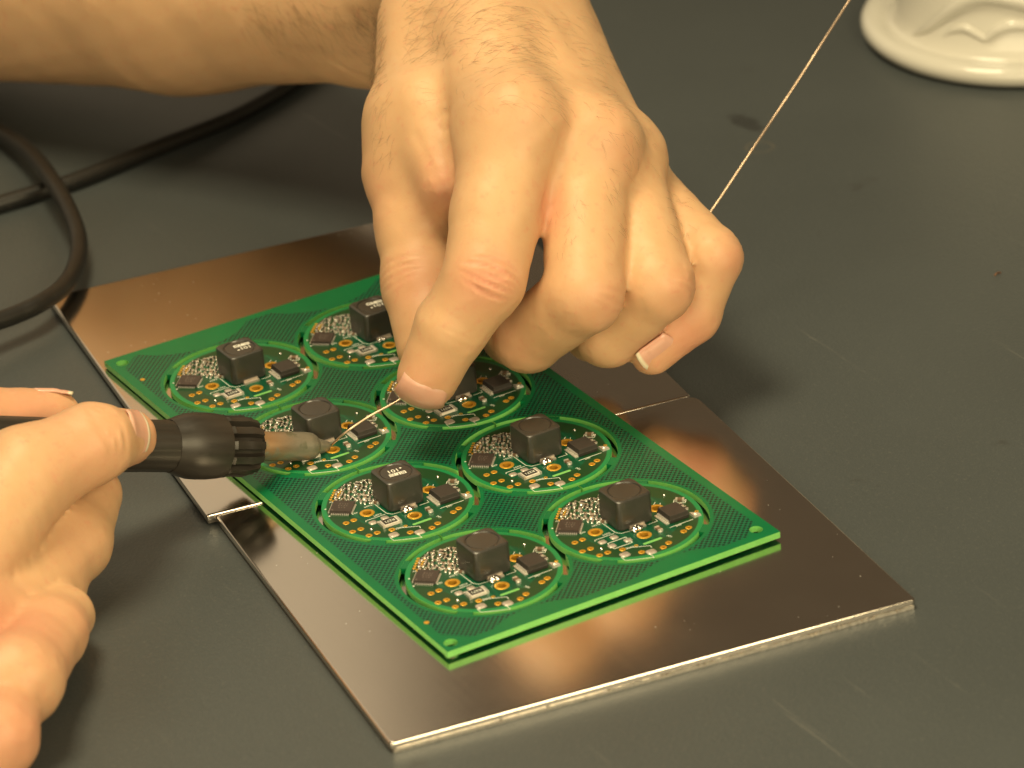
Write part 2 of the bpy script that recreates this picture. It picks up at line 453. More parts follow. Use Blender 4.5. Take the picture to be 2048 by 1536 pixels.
cen = {(c, r): ((-.5 if c == 'L' else .5) * PX, (2.5 - r) * PY) for c in 'LR' for r in (1, 2, 3, 4)}
lens = math.degrees(math.acos(PX / 2 / R)); nk = .8
outer = [(BX0, BY0), (BX1, BY0), (BX1, BY1), (BX0, BY1)]
hole = []
for r in (1, 2, 3, 4):
    a0 = lens if r == 1 else 90 + nk; a1 = 270 - nk if r < 4 else 360 - lens
    hole += arc(cen['L', r], R, a0, a1, 40)
for r in (4, 3, 2, 1):
    a0 = 180 + lens if r == 4 else 270 + nk; a1 = (450 - nk) if r > 1 else (540 - lens)
    hole += arc(cen['R', r], R, a0, a1, 40)
cont = [outer, hole]
for k in (1, 2, 3):
    isl = arc(cen['L', k], R, 270 + nk, 360 - lens, 16)[::1] + arc(cen['R', k], R, 180 + lens, 270 - nk, 16) \
        + arc(cen['R', k + 1], R, 90 + nk, 180 - lens, 16) + arc(cen['L', k + 1], R, lens, 90 - nk, 16)
    cont.append(isl)
for hx, hy in ((-2.045, 4.446), (-2.086, -4.30), (2.09, -4.245), (2.12, 4.45)):
    cont.append(arc((hx * R, hy * R), 1.55, 0, 354, 28))
frame = flat('panel_frame', cont, 0, [MAT['panel'], MAT['fr4']], panel)
bev(frame, .12, 1, 60)
# fiducial dots
for fx, fy in ((-2.039, 3.854), (-2.087, -3.742)):
    m = MB(); L = [[(fx * R + q * math.cos(a * math.pi / 10), fy * R + q * math.sin(a * math.pi / 10), z) for a in range(20)] for q, z in ((.62, 0.0), (.6, .05))]
    m.loft(L); m.build('fiducial_dot', MAT['gold'], panel)
# tabs that hold each round board in the frame
for key, c in cen.items():
    for a in (48, 133.5, -133, -47.5):
        m = MB(); L = []
        for aa in np.linspace(a - 5.5, a + 5.5, 6):
            ca, sa = math.cos(math.radians(aa)), math.sin(math.radians(aa))
            ends = .06 if abs(aa - a) < 5 else 0
            L.append([(c[0] + rr * ca, c[1] + rr * sa, z) for rr, z in ((.915 * R, -.03), (.915 * R, -TH + .03), (1.012 * R, -TH + .03), (1.012 * R, -.03))])
        m.loft(L); m.build('break_off_tab', [MAT['panel']], panel)

# ---- shared meshes for one round board (local mm, z=0 at board top)
def P(x, y): return (x * R, y * R)
RINGS = [P(-.428, -.012), P(-.001, -.42), P(.454, .037)]
VIAS = [P(*q) for q in ((-.749, -.073), (-.641, -.067), (-.786, -.306), (-.676, -.31), (-.673, -.51), (-.562, -.51), (-.386, -.555),
                        (-.241, -.745), (.022, -.807), (.129, -.754), (.416, -.631), (.511, -.592))]
SVIAS = [P(-.209, -.575), P(.797, -.317), P(-.61, .40 + .1)]
ring_me = None
m = MB(); m.ring((0, 0), 1.02, 1.72, 0, .10, 32); ring_me = m.mesh('mounting_ring', MAT['gold'], 40)
m = MB(); m.ring((0, 0), .34, .78, 0, .06, 20); via_me = m.mesh('via', MAT['gold'], 40)
m = MB(); m.ring((0, 0), .2, .48, 0, .05, 14); svia_me = m.mesh('via', MAT['gold'], 40)

def rsq(hx, hy, rc, z, n=12, cx=0, cy=0):
    pts = []
    for qx, qy, a0 in ((1, 1, 0), (-1, 1, 90), (-1, -1, 180), (1, -1, 270)):
        for i in range(n):
            a = math.radians(a0 + 90 * i / (n - 1)); pts.append((cx + qx * (hx - rc) + rc * math.cos(a), cy + qy * (hy - rc) + rc * math.sin(a), z))
    return pts
def circ(r, z, n=48):
    # same start angle order as rsq
    pts = []
    for a0 in (0, 90, 180, 270):
        for i in range(12):
            a = math.radians(a0 + 90 * i / 11.0 * .98 + .9); pts.append((r * math.cos(a), r * math.sin(a), z))
    return pts

def text_mesh(txt, size):
    cu = bpy.data.curves.new('t', 'FONT'); cu.body = txt; cu.size = size; cu.align_x = 'CENTER'; cu.align_y = 'CENTER'; cu.resolution_u = 3
    cu.offset = size * .012
    o = bpy.data.objects.new('t', cu); COL.objects.link(o)
    me = bpy.data.meshes.new_from_object(o.evaluated_get(bpy.context.evaluated_depsgraph_get()))
    vs = [tuple(v.co) for v in me.vertices]; fs = [tuple(p.vertices) for p in me.polygons]
    bpy.data.objects.remove(o); bpy.data.curves.remove(cu); bpy.data.meshes.remove(me)
    return vs, fs

H = 7.35; HS = 4.62
def inductor_mesh(mark):
    m = MB(); rc = 1.25
    L = [rsq(HS - .35, HS - .35, rc, .0), rsq(HS - .1, HS - .1, rc, .12), rsq(HS - .02, HS - .02, rc, .5), rsq(HS, HS, rc, H * .5), rsq(HS - .02, HS - .02, rc, H - .55), rsq(HS - .10, HS - .10, rc, H - .22), rsq(HS - .34, HS - .34, rc, H - .04),
         rsq(HS - .6, HS - .6, rc, H), circ(4.02, H), circ(3.92, H - .03), circ(3.78, H - .28), circ(3.66, H - .30), circ(3.52, H - .16), circ(2.5, H - .13), circ(.6, H - .13)]
    m.loft(L, 0)
    if mark is not None:
        z = H - .105
        def put(vs, fs, ox, oy):
            a = math.radians(-6 + (180 if mark else 0)); cx, cy = (.05 * 19, .02 * 19) if not mark else (.1, .1)
            if not mark: cx, cy = 1.0, .0
            q = []
            for v in vs:
                x, y = v[0] + ox, v[1] + oy
                q.append((cx + x * math.cos(a) - y * math.sin(a), cy + x * math.sin(a) + y * math.cos(a), z))
            m.add(q, fs, 1)
        vs, fs = text_mesh('101', 2.05); put([(v[0], v[1], 0) for v in vs], fs, .45, -.75)
        n = 12; put([(.3 * math.cos(2 * math.pi * i / n), .3 * math.sin(2 * math.pi * i / n), 0) for i in range(n)], [tuple(range(n))], -1.55, -1.15)
        # printed logo bar: block letters separated by thin dark gaps, fading stripes to the right
        def quad(x0, x1, y0, y1, sk=0): put([(x0, y0, 0), (x1, y0, 0), (x1 + sk, y1, 0), (x0 + sk, y1, 0)], [(0, 1, 2, 3)], 0, 0)
        quad(-2.0, -1.7, .45, 1.75); quad(-1.7, -.75, 1.45, 1.75); quad(-1.7, -.75, .45, .72); quad(-1.55, -.75, .92, 1.22); quad(-.98, -.75, .72, .92); 
        quad(-.68, -.30, .45, 1.75, .0); quad(-.24, .25, .45, 1.75, .28); quad(.34, .80, .45, 1.75, .1)
        for i in range(5): quad(.92 + .24 * i, 1.09 + .24 * i, .45, 1.75, .1)
    return m.mesh('inductor', [MAT['core'], MAT['ink']], 35)
ind_me = {k: inductor_mesh(k) for k in (None, 0, 1)}

def qfn_mesh():
    m = MB(); a = math.radians(-40.5); hx, hy = 2.55, 2.55; ca, sa = math.cos(a), math.sin(a)
    m.box((0, 0, .03), (5.0, 5.0, .82), a, 0, .985)
    for side in range(4):
        for i in range(10):
            tt = -1.95 + 3.9 * i / 9
            x, y = [(tt, -hy), (hx, tt), (tt, hy), (-hx, tt)][side]
            sz = (.26, .75, .24) if side % 2 == 0 else (.75, .26, .24)
            m.box((x * ca - y * sa, x * sa + y * ca, .015), sz, a, 1)
    for i, (px_, py_) in enumerate([(-.6, .9), (-.1, .9), (.4, .9), (.8, .9), (-.7, .1), (-.2, .1), (.3, .1), (.75, .1), (-.5, -.7), (0, -.7), (.5, -.7)]):
        for j in range(2):
            x, y = px_ * 1.25 + .16 * j, py_ * 1.1
            m.box((x * ca - y * sa, x * sa + y * ca, .852), (.10, .55 - .2 * (i % 2), .003), a + .3 * ((i * 7) % 3 - 1), 2)
    x, y = -1.9, -1.9; m.box((x * ca - y * sa, x * sa + y * ca, .852), (.35, .35, .003), a, 2)
    return m.mesh('controller_chip', [MAT['chip'], MAT['tin'], MAT['chipink']])
MAT['chipink'] = simple('faint_laser_mark', (.17, .14, .12), .5)
chip_me = qfn_mesh()
def diode_body():
    m = MB(); hx, hy, h = 2.6, 2.75, 1.85
    L = [[(sx * (hx - i), sy * (hy - i), z) for sx, sy in ((-1, -1), (1, -1), (1, 1), (-1, 1))] for i, z in ((.12, .05), (0, .85), (.05, .95), (.22, h - .06), (.34, h))]
    m.loft(L); return m.mesh('rectifier_body', MAT['plastic'])
dio_me = diode_body()
m = MB(); m.box((0, 0, 0), (.95, 5.0, .22)); m.box((.28, 0, .20), (.42, 4.6, .55), 0, 0, .96); lead_me = m.mesh('rectifier_lead', MAT['tin'])
m = MB(); vs = [(-.3, 1.1, 0), (1.5, -.3, 0), (1.7, -1.2, 0), (-.3, -1.2, 0)]; m.loft([vs, [(x * .86 + .05, y * .86, .55) for x, y, _ in vs]]); m.blob((.5, -.4, .5), .55, (1, 1, .6)); tri_me = m.mesh('rectifier_lead', MAT['tin'], 40)
def res_mesh():
    m = MB(); m.box((0, 0, .05), (4.0, 2.75, .62), 0, 1)
    m.box((0, .12, .665), (3.3, 2.25, .05), 0, 0, .985)
    m.box((-2.15, 0, .02), (.55, 2.85, .70), 0, 2); m.box((2.15, 0, .02), (.55, 2.85, .70), 0, 2)
    vs, fs = text_mesh('R271', 1.25)
    m.add([(-v[0], -v[1] + .1, .722) for v in vs], fs, 3)
    return m.mesh('sense_resistor', [MAT['plastic'], MAT['alumina'], MAT['tin'], MAT['silk']])
res_me = res_mesh()
def pad_mesh(sx, sy):
    m = MB(); L = [rsq(sx / 2, sy / 2, min(sx, sy) * .3, 0, 6), rsq(sx / 2 - .08, sy / 2 - .08, min(sx, sy) * .28, .10, 6), rsq(sx / 2 - .45, sy / 2 - .45, min(sx, sy) * .12, .20, 6)]
    m.loft(L); return m.mesh('solder_pad', MAT['matt_tin'], 60)
pad_a, pad_b = pad_mesh(2.35, 2.1), pad_mesh(1.9, 1.7)
def cap_mesh(sx=2.0, sy=1.15, h=.6, body='ceramic_brown'):
    m = MB(); m.box((0, 0, .04), (sx * .56, sy * .94, h * .93), 0, 0)
    for s_ in (-1, 1): m.box((s_ * sx * .385, 0, .02), (sx * .24, sy, h), 0, 1); m.blob((s_ * sx * .56, 0, .1), sy * .36, (.5, 1, .6), 8, 4, 1)
    return m.mesh('chip_capacitor', [MAT[body], MAT['tin']])
cap_me = cap_mesh(); cap_s = cap_mesh(1.3, .8, .45, 'plastic')
m = MB(); m.box((0, 0, .0), (2.4, 2.0, 1.9), 0, 0, .93); btr_me = m.mesh('small_transistor', MAT['plastic'])

def cluster_mesh():
    """the crowd of tiny chips between controller chip and inductor: one stuff part"""
    m = MB(); rr = random.Random(5); a = math.radians(-40.5); ca, sa = math.cos(a), math.sin(a)
    def ok(x, y):
        x /= R; y /= R
        if x > -.225 and y < .33: return False
        if y > .80 - .10 * (x + .55) / .5 or y < .10: return False
        if (x + .428) ** 2 + (y + .012) ** 2 < .115 ** 2: return False
        # outside chip
        dx, dy = x + .625, y - .262; lx = dx * ca + dy * sa; ly = -dx * sa + dy * ca
        if abs(lx) < .165 and abs(ly) < .165: return False
        return x > -.585 and x < .06 and (y > .45 - (x + .60) * .9) and (y < .62 + (x + .56) * .55)
    placed = []
    tries = 0
    while len(placed) < 95 and tries < 9000:
        tries += 1
        x, y = rr.uniform(-.6, .08) * R, rr.uniform(.1, .8) * R
        if not ok(x, y): continue
        if any((x - p) ** 2 + (y - q) ** 2 < 1.02 ** 2 for p, q in placed): continue
        placed.append((x, y)); rot = a + (math.pi / 2 if rr.random() < .65 else 0) + rr.uniform(-.05, .05)
        big = rr.random() < .10
        Ls, Ws, hh = (1.55, .85, .5) if big else (1.02, .5, rr.uniform(.30, .42))
        c_, s_ = math.cos(rot), math.sin(rot)
        m.box((x, y, .02), (Ls * .52, Ws * .92, hh), rot, rr.choice([0, 1, 1]))
        for e in (-1, 1):
            m.box((x + e * c_ * Ls * .38, y + e * s_ * Ls * .38, .01), (Ls * .28, Ws, hh * 1.06), rot, 2)
            m.blob((x + e * c_ * Ls * .56, y + e * s_ * Ls * .56, .08), Ws * .36, (1, 1, .75), 7, 3, 2)
    return m.mesh('tiny_chip_parts', [MAT['ceramic_brown'], MAT['plastic'], MAT['tin']])
clu_me = cluster_mesh()

def silk_mesh(missing=False):
    m = MB(); z = .02
    def seg(a, b, w_=.16):
        a, b = np.array(P(*a)), np.array(P(*b)); d = b - a; L_ = np.linalg.norm(d)
        m.box(((a[0] + b[0]) / 2, (a[1] + b[1]) / 2, .004), (L_, w_, .018), math.atan2(d[1], d[0]))
    for ch in ([(-.495, -.70), (-.495, -.80), (-.189, -.942), (-.189, -.86)], [(-.335, -.552), (-.081, -.679), (-.09, -.73)], [(-.545, -.20), (-.535, -.172), (-.266, -.172)],
               [(-.255, .27), (-.245, -.16), (-.20, -.225), (-.08, -.24)], [(.17, -.235), (.30, -.235), (.305, -.18)],
               [(.33, -.46), (.40, -.455), (.66, -.455)], [(.56, .12), (.50, .03)], [(.345, .02), (.52, .17)],
               [(.74, .09), (.85, .0), (.80, -.06), (.69, .03), (.74, .09)]):
        for a, b in zip(ch, ch[1:]): seg(a, b)
    if missing:
        bx = [(-.455, -.33), (-.205, -.33), (-.205, -.485), (-.455, -.485), (-.455, -.33)]
        for a, b in zip(bx, bx[1:]): seg(a, b, .2)
    rr = random.Random(9)
    def word(x, y, n, rot=0):                              # tiny unreadable reference marks
        for i in range(n):
            ox = x * R + i * .52 * math.cos(rot); oy = y * R + i * .52 * math.sin(rot)
            m.box((ox - .12, oy, .004), (.09, .62, .018), rot); m.box((ox + .12, oy, .004), (.09, .62 if i % 2 else .3, .018), rot); m.box((ox, oy + (.27 if i % 3 else -.2), .004), (.26, .09, .018), rot)
    for q in ((-.335, -.575, 4, 0), (-.39, -.13, 4, 0), (.42, -.475, 3, 0), (.215, -.60, 3, -1.3), (-.66, .50, 5, -.7), (-.58, .07, 3, 0), (-.30, .70, 2, -.6), (-.2, .74, 2, 0), (-.1, .74, 2, 0), (-.38, .13, 4, 0)): word(*q)
    for q in ((-.789, .381), (-.83, .20)):
        m.box((q[0] * R, q[1] * R, .004), (.4, .4, .02), .6)
    return m.mesh('silkscreen_print', MAT['silk'])
silk_me = {False: silk_mesh(), True: silk_mesh(True)}
m = MB()
for i in range(5):
    for j in range(2):
        x, y = (-.47 - .038 * i + .048 * j) * R, (.733 - .043 * i - .052 * j) * R
        m.ring((x, y), .14, .40, 0, .05, 12)
hdr_me = m.mesh('header_hole_grid', MAT['gold'], 40)
m = MB(); m.box((0, 0, .0), (4.1, 1.0, .42), 0, 0, .95); m.box((.05, .45, .3), (3.8, .5, .55)); term_me = m.mesh('inductor_terminal', MAT['matt_tin'])
def joint_mesh(seed, s=1.0):
    m = MB(); rr = random.Random(seed)
    m.blob((-.5, .05, .35), 1.0 * s, (1.15, .75, .75), 14, 8, 0, seed, .06); m.blob((.55, -.1, .3), .85 * s, (1.2, .8, .8), 14, 8, 0, seed + 1, .08); m.blob((.1, .35, .5), .7 * s, (1.5, .6, 1), 12, 6, 0, seed + 2, .08)
    m.blob((-.95, -.35, .2), .55 * s, (1, 1, .6), 10, 6, 0, seed + 3, .05)
    return m.mesh('solder_joint', MAT['solder'], 80)
m = MB(); m.blob((0, 0, 0), .42, (1, 1, .7), 10, 6); bead_me = m.mesh('solder_bead', MAT['solder'], 80)
m = MB(); L = []
for i in range(9):
    tt = i / 8 * math.pi; L.append([(math.cos(tt) * -2.45, s_ * .42 * (1 if 0 < i < 8 else .4), zz) for s_, zz in ((-1, 0), (-1, .10), (1, .10), (1, 0))])
m.loft(L); bar_me = m.mesh('bare_trace_window', MAT['fr4light'] if 'fr4light' in MAT else MAT['fr4'])

DESC = {('L', 1): ('stamped 101', 'unsoldered'), ('R', 1): ('stamped 101', ''), ('L', 2): ('plain', ''), ('R', 2): ('plain', ''), ('L', 3): ('stamped 101 upside down', ''), ('R', 3): ('plain', ''), ('L', 4): ('plain', ''), ('R', 4): ('plain', '')}
MARK = {('L', 1): 0, ('R', 1): 0, ('L', 3): 1}
disc_me = None
for idx, (key, c) in enumerate(cen.items()):
    if disc_me is None:
        cont = [arc((0, 0), .925 * R, 0, 357, 119)]
        cont += [arc(q, 1.04, 0, 345, 23) for q in RINGS] + [arc(q, .36, 0, 324, 9) for q in VIAS]
        d = flat('round_board', cont, 0, [MAT['disc'], MAT['fr4']], panel, TH, (c[0], c[1], 0)); disc_me = d.data
    else: d = link('round_board', disc_me, panel, (c[0], c[1], 0))
    if key == ('R', 4): d['label'] = 'round board with its small resistor missing'
    elif key == ('L', 2): d['label'] = 'round board being soldered under the iron tip'
    for q in RINGS: link('mounting_ring', ring_me, d, (*q, 0))
    for q in VIAS: link('via', via_me, d, (*q, 0))
    for q in SVIAS: link('via', svia_me, d, (*q, 0))
    o = link('inductor', ind_me[MARK.get(key)], d, (.033 * R, .042 * R, .06))
    o.rotation_euler.z = math.radians(random.uniform(-1.2, 1.2) + 1)
    o['label'] = {None: 'plain black inductor', 0: 'black inductor stamped 101', 1: 'black inductor stamped 101 upside down'}[MARK.get(key)]
    o = link('controller_chip', chip_me, d, (-.622 * R, .258 * R, 0)); o.rotation_euler.z = random.uniform(-.02, .02)
    link('rectifier_body', dio_me, d, (.512 * R, -.25 * R, .03))
    link('rectifier_lead', lead_me, d, (.352 * R, -.25 * R, 0)); link('rectifier_lead', tri_me, d, (.70 * R, -.38 * R, 0))
    if key != ('R', 4):
        o = link('sense_resistor', res_me, d, (-.332 * R, -.408 * R, .02)); o.rotation_euler.z = random.uniform(-.03, .03)
    else:
        link('solder_pad', pad_b, d, (-.44 * R, -.408 * R, 0)); link('solder_pad', pad_b, d, (-.22 * R, -.408 * R, 0))
    link('solder_pad', pad_a, d, (-.427 * R, -.676 * R, 0)); link('solder_pad', pad_a, d, (-.147 * R, -.809 * R, 0))
    link('solder_pad', pad_b, d, (-.485 * R, -.262 * R, 0)); link('solder_pad', pad_b, d, (-.315 * R, -.25 * R, 0))
    o = link('chip_capacitor', cap_me, d, (.193 * R, -.43 * R, 0)); o.rotation_euler.z = math.radians(88)
    o = link('chip_capacitor', cap_s, d, (.72 * R, -.10 * R, 0)); o.rotation_euler.z = math.radians(80)
    o = link('chip_capacitor', cap_s, d, (.722 * R, -.19 * R, 0)); o.rotation_euler.z = math.radians(88)
    o = link('chip_capacitor', cap_me, d, (.775 * R, .02 * R, 0)); o.rotation_euler.z = math.radians(-38)
    link('small_transistor', btr_me, d, (.36 * R, .25 * R, .02))
    o = link('tiny_chip_parts', clu_me, d, (0, 0, 0)); o['kind'] = 'stuff'
    link('silkscreen_print', silk_me[key == ('R', 4)], d, (0, 0, 0))
    link('header_hole_grid', hdr_me, d, (0, 0, 0))
    link('inductor_terminal', term_me, d, (.03 * R, -.225 * R, 0)); o = link('inductor_terminal', term_me, d, (.03 * R, .31 * R, 0)); o.rotation_euler.z = math.pi
    for q in ((.696, .248), (-.58, -.399)): link('solder_bead', bead_me, d, (q[0] * R, q[1] * R, .05))
    o = link('bare_trace_window', bar_me, d, (0 * R, -.604 * R, -.06)); o.scale.y = .9
    if key in (('R', 3), ('L', 3), ('R', 4), ('L', 4), ('R', 2)):
        link('solder_joint', joint_mesh(idx * 10 + 3), d, (-.005 * R, -.275 * R, .05))
    elif key == ('R', 1): link('solder_joint', joint_mesh(77, .55), d, (-.02 * R, -.26 * R, .05))
    elif key == ('L', 2): link('solder_joint', joint_mesh(57, .42), d, (-.075 * R, -.37 * R, .05))
# two low solder pins under the panel keep it off the metal
for q in ((-1.9, 4.2), (-1.9, -4.1), (2.0, 4.2), (2.0, -4.0), (0, 0)):
    m = MB(); m.tube([(q[0] * R, q[1] * R, -TH + .01), (q[0] * R, q[1] * R, -TH - .80 + .005)], [.9, .5], 10); m.build('underside_solder_bump', MAT['tin'], panel)

# ------------------------------------------------------------------ flesh: signed distance fields in camera axes (mm)
def rcone(Pp, a, b, ra, rb):
    ba = b - a; pa = Pp - a; h = np.clip(pa @ ba / ba.dot(ba), 0, 1)
    dlt = pa - h[:, None] * ba
    return np.sqrt(np.einsum('ij,ij->i', dlt, dlt)) - (ra + (rb - ra) * h)
def smin(a, b, k):
    h = np.clip(.5 + .5 * (b - a) / k, 0, 1)
    return b + (a - b) * h - k * h * (1 - h)
def chain(Pp, pts, k=1.5):
    d = None
    for (a, ra), (b, rb) in zip(pts, pts[1:]):
        e = rcone(Pp, a, b, ra, rb); d = e if d is None else smin(d, e, k)
    return d
def unit(v): v = np.asarray(v, float); return v / np.linalg.norm(v)

def surface_nets(fn, lo, hi, h):
    n = [int(math.ceil((b - a) / h)) + 1 for a, b in zip(lo, hi)]
    ax = [np.float32(lo[i] + h * np.arange(n[i])) for i in range(3)]
    vol = np.empty(n, np.float32)
    yz = np.stack(np.meshgrid(ax[1], ax[2], indexing='ij'), -1).reshape(-1, 2)
    step = max(1, int(400000 / len(yz)))
    for i in range(0, n[0], step):
        xs = ax[0][i:i + step]
        pts = np.concatenate([np.repeat(xs, len(yz))[:, None], np.tile(yz, (len(xs), 1))], 1)
        vol[i:i + step] = fn(pts).reshape(len(xs), n[1], n[2])
    ins = vol < 0
    cnt = np.zeros([k - 1 for k in n], np.int32); pos = np.zeros([k - 1 for k in n] + [3], np.float32); ne = np.zeros([k - 1 for k in n], np.float32)
    for dx in (0, 1):
        for dy in (0, 1):
            for dz in (0, 1): cnt += ins[dx:n[0] - 1 + dx, dy:n[1] - 1 + dy, dz:n[2] - 1 + dz]
    act = (cnt > 0) & (cnt < 8); idx = -np.ones(act.shape, np.int64); I = np.argwhere(act); idx[act] = np.arange(len(I))
    acc = np.zeros((len(I), 3)); num = np.zeros(len(I))
    cor = [(a, b, c) for a in (0, 1) for b in (0, 1) for c in (0, 1)]
    vals = {c: vol[I[:, 0] + c[0], I[:, 1] + c[1], I[:, 2] + c[2]] for c in cor}
    for c in cor:
        for k in range(3):
            if c[k] == 0:
                e = list(c); e[k] = 1; e = tuple(e); a, b = vals[c], vals[e]; m_ = (a < 0) != (b < 0)
                tt = np.where(m_, a / np.where(m_, a - b, 1), 0); p = np.array(c, float)[None] + np.zeros((len(I), 3)); p[:, k] += tt
                acc += p * m_[:, None]; num += m_
    V = (I + acc / num[:, None]) * h + np.array(lo)
    F = []
    for k in range(3):
        u, v = (k + 1) % 3, (k + 2) % 3
        sl0 = [slice(None)] * 3; sl1 = [slice(None)] * 3; sl0[k] = slice(0, -1); sl1[k] = slice(1, None)
        ch = ins[tuple(sl0)] != ins[tuple(sl1)]; E = np.argwhere(ch)
        ok = (E[:, u] > 0) & (E[:, v] > 0) & (E[:, u] < n[u] - 1) & (E[:, v] < n[v] - 1); E = E[ok]
        flip = ins[tuple(E.T)]
        def at(du, dv): q = E.copy(); q[:, u] -= du; q[:, v] -= dv; return idx[tuple(q.T)]
        q = np.stack([at(1, 1), at(0, 1), at(0, 0), at(1, 0)], 1); q[~flip] = q[~flip][:, ::-1]; F.append(q)
    return V, np.concatenate(F)

def subdivide(V, F):
    E = np.stack([F, np.roll(F, -1, 1)], -1).reshape(-1, 2); E = np.sort(E, 1)
    key = E[:, 0].astype(np.int64) * len(V) + E[:, 1]; uq, inv = np.unique(key, return_inverse=True)
    a, b = uq // len(V), uq % len(V); mid = (V[a] + V[b]) / 2; fc = V[F].mean(1)
    em = inv.reshape(-1, 4) + len(V); fi = np.arange(len(F)) + len(V) + len(uq)
    Q = np.stack([np.stack([F[:, i], em[:, i], fi, em[:, i - 1]], 1) for i in range(4)], 1).reshape(-1, 4)
    return np.concatenate([V, mid, fc]), Q

def grad(fn, V, e=.15):
    g = np.zeros_like(V)
    for k in range(3):
        o = np.zeros(3); o[k] = e; g[:, k] = (fn(V + o) - fn(V - o)) / (2 * e)
    return g

def flesh(name, coarse, fine, lo, hi, h, redf, creases=None):
    V, F = surface_nets(coarse, lo, hi, h)
    V, F = subdivide(V, F)
    for fn, it in ((coarse, 1), (fine, 2)):
        for _ in range(it):
            g = grad(fn, V); gg = np.maximum(np.einsum('ij,ij->i', g, g), .3)
            st = np.clip(fn(V) / gg, -.8, .8); V = V - g * st[:, None]
    # calm the few vertices that could not settle in a sharp fold between two fingers
    E = np.concatenate([F[:, [0, 1]], F[:, [1, 2]], F[:, [2, 3]], F[:, [3, 0]]]); E = np.concatenate([E, E[:, ::-1]])
    deg = np.bincount(E[:, 0], minlength=len(V)).astype(float)
    def lap(X): return np.stack([np.bincount(E[:, 0], X[E[:, 1], k], len(V)) for k in range(3)], 1) / deg[:, None]
    bad = np.linalg.norm(lap(V) - V, axis=1) > .13
    if creases: bad &= np.abs(grooves(V, creases)) < .03
    for _ in range(3): bad = np.bincount(E[:, 0], bad[E[:, 1]], len(V)) + bad > 0
    for _ in range(18): V = np.where(bad[:, None], .4 * V + .6 * lap(V), V)
    red = redf(V)
    if creases: red = np.clip(red + grooves(V, creases) * .7, 0, 1.2)
    Wv = W(V)
    me = bpy.data.meshes.new(name); me.from_pydata((Wv * MM).tolist(), [], F.tolist())
    me.polygons.foreach_set('use_smooth', [True] * len(F)); me.materials.append(MAT['skin'])
    at = me.attributes.new('red', 'FLOAT', 'POINT'); at.data.foreach_set('value', red.astype(np.float32))
    me.update()
    o = bpy.data.objects.new(name, me); COL.objects.link(o)
    return o, V, F

def lump(Vv):                                                # low soft unevenness of flesh
    x, y, z = Vv[:, 0], Vv[:, 1], Vv[:, 2]
    return .09 * np.sin(x * .37 + 1.3 * np.sin(y * .21)) * np.sin(y * .33 + z * .29) + .05 * np.sin(x * .8 + z * .5) * np.sin(y * .9 - z * .4)

def grooves(Pp, defs):
    out = np.zeros(len(Pp))
    for c, a, n, lines, half in defs:
        a = unit(a); n = unit(n - a * np.dot(n, a)); b = np.cross(a, n)
        q = Pp - c; near = np.einsum('ij,ij->i', q, q) < (half + 8) ** 2
        if not near.any(): continue
        q = q[near]; s, t_, w_ = q @ a, q @ b, q @ n
        g = np.zeros(len(q))
        for s0, cv, dep, wid, t0, tw in lines:
            g += dep * np.exp(-((s - s0 - cv * (t_ - t0) ** 2) / wid) ** 2) * np.exp(-((t_ - t0) / tw) ** 4)
        g *= np.clip((w_ - 1.0) / 2.5, 0, 1)
        out[near] += g
    return out

def reds(lst):
    def f(V):
        r = np.zeros(len(V))
        for c, rad, k in lst: r = np.maximum(r, k * np.exp(-(np.linalg.norm(V - c, axis=1) / rad) ** 2))
        return r
    return f

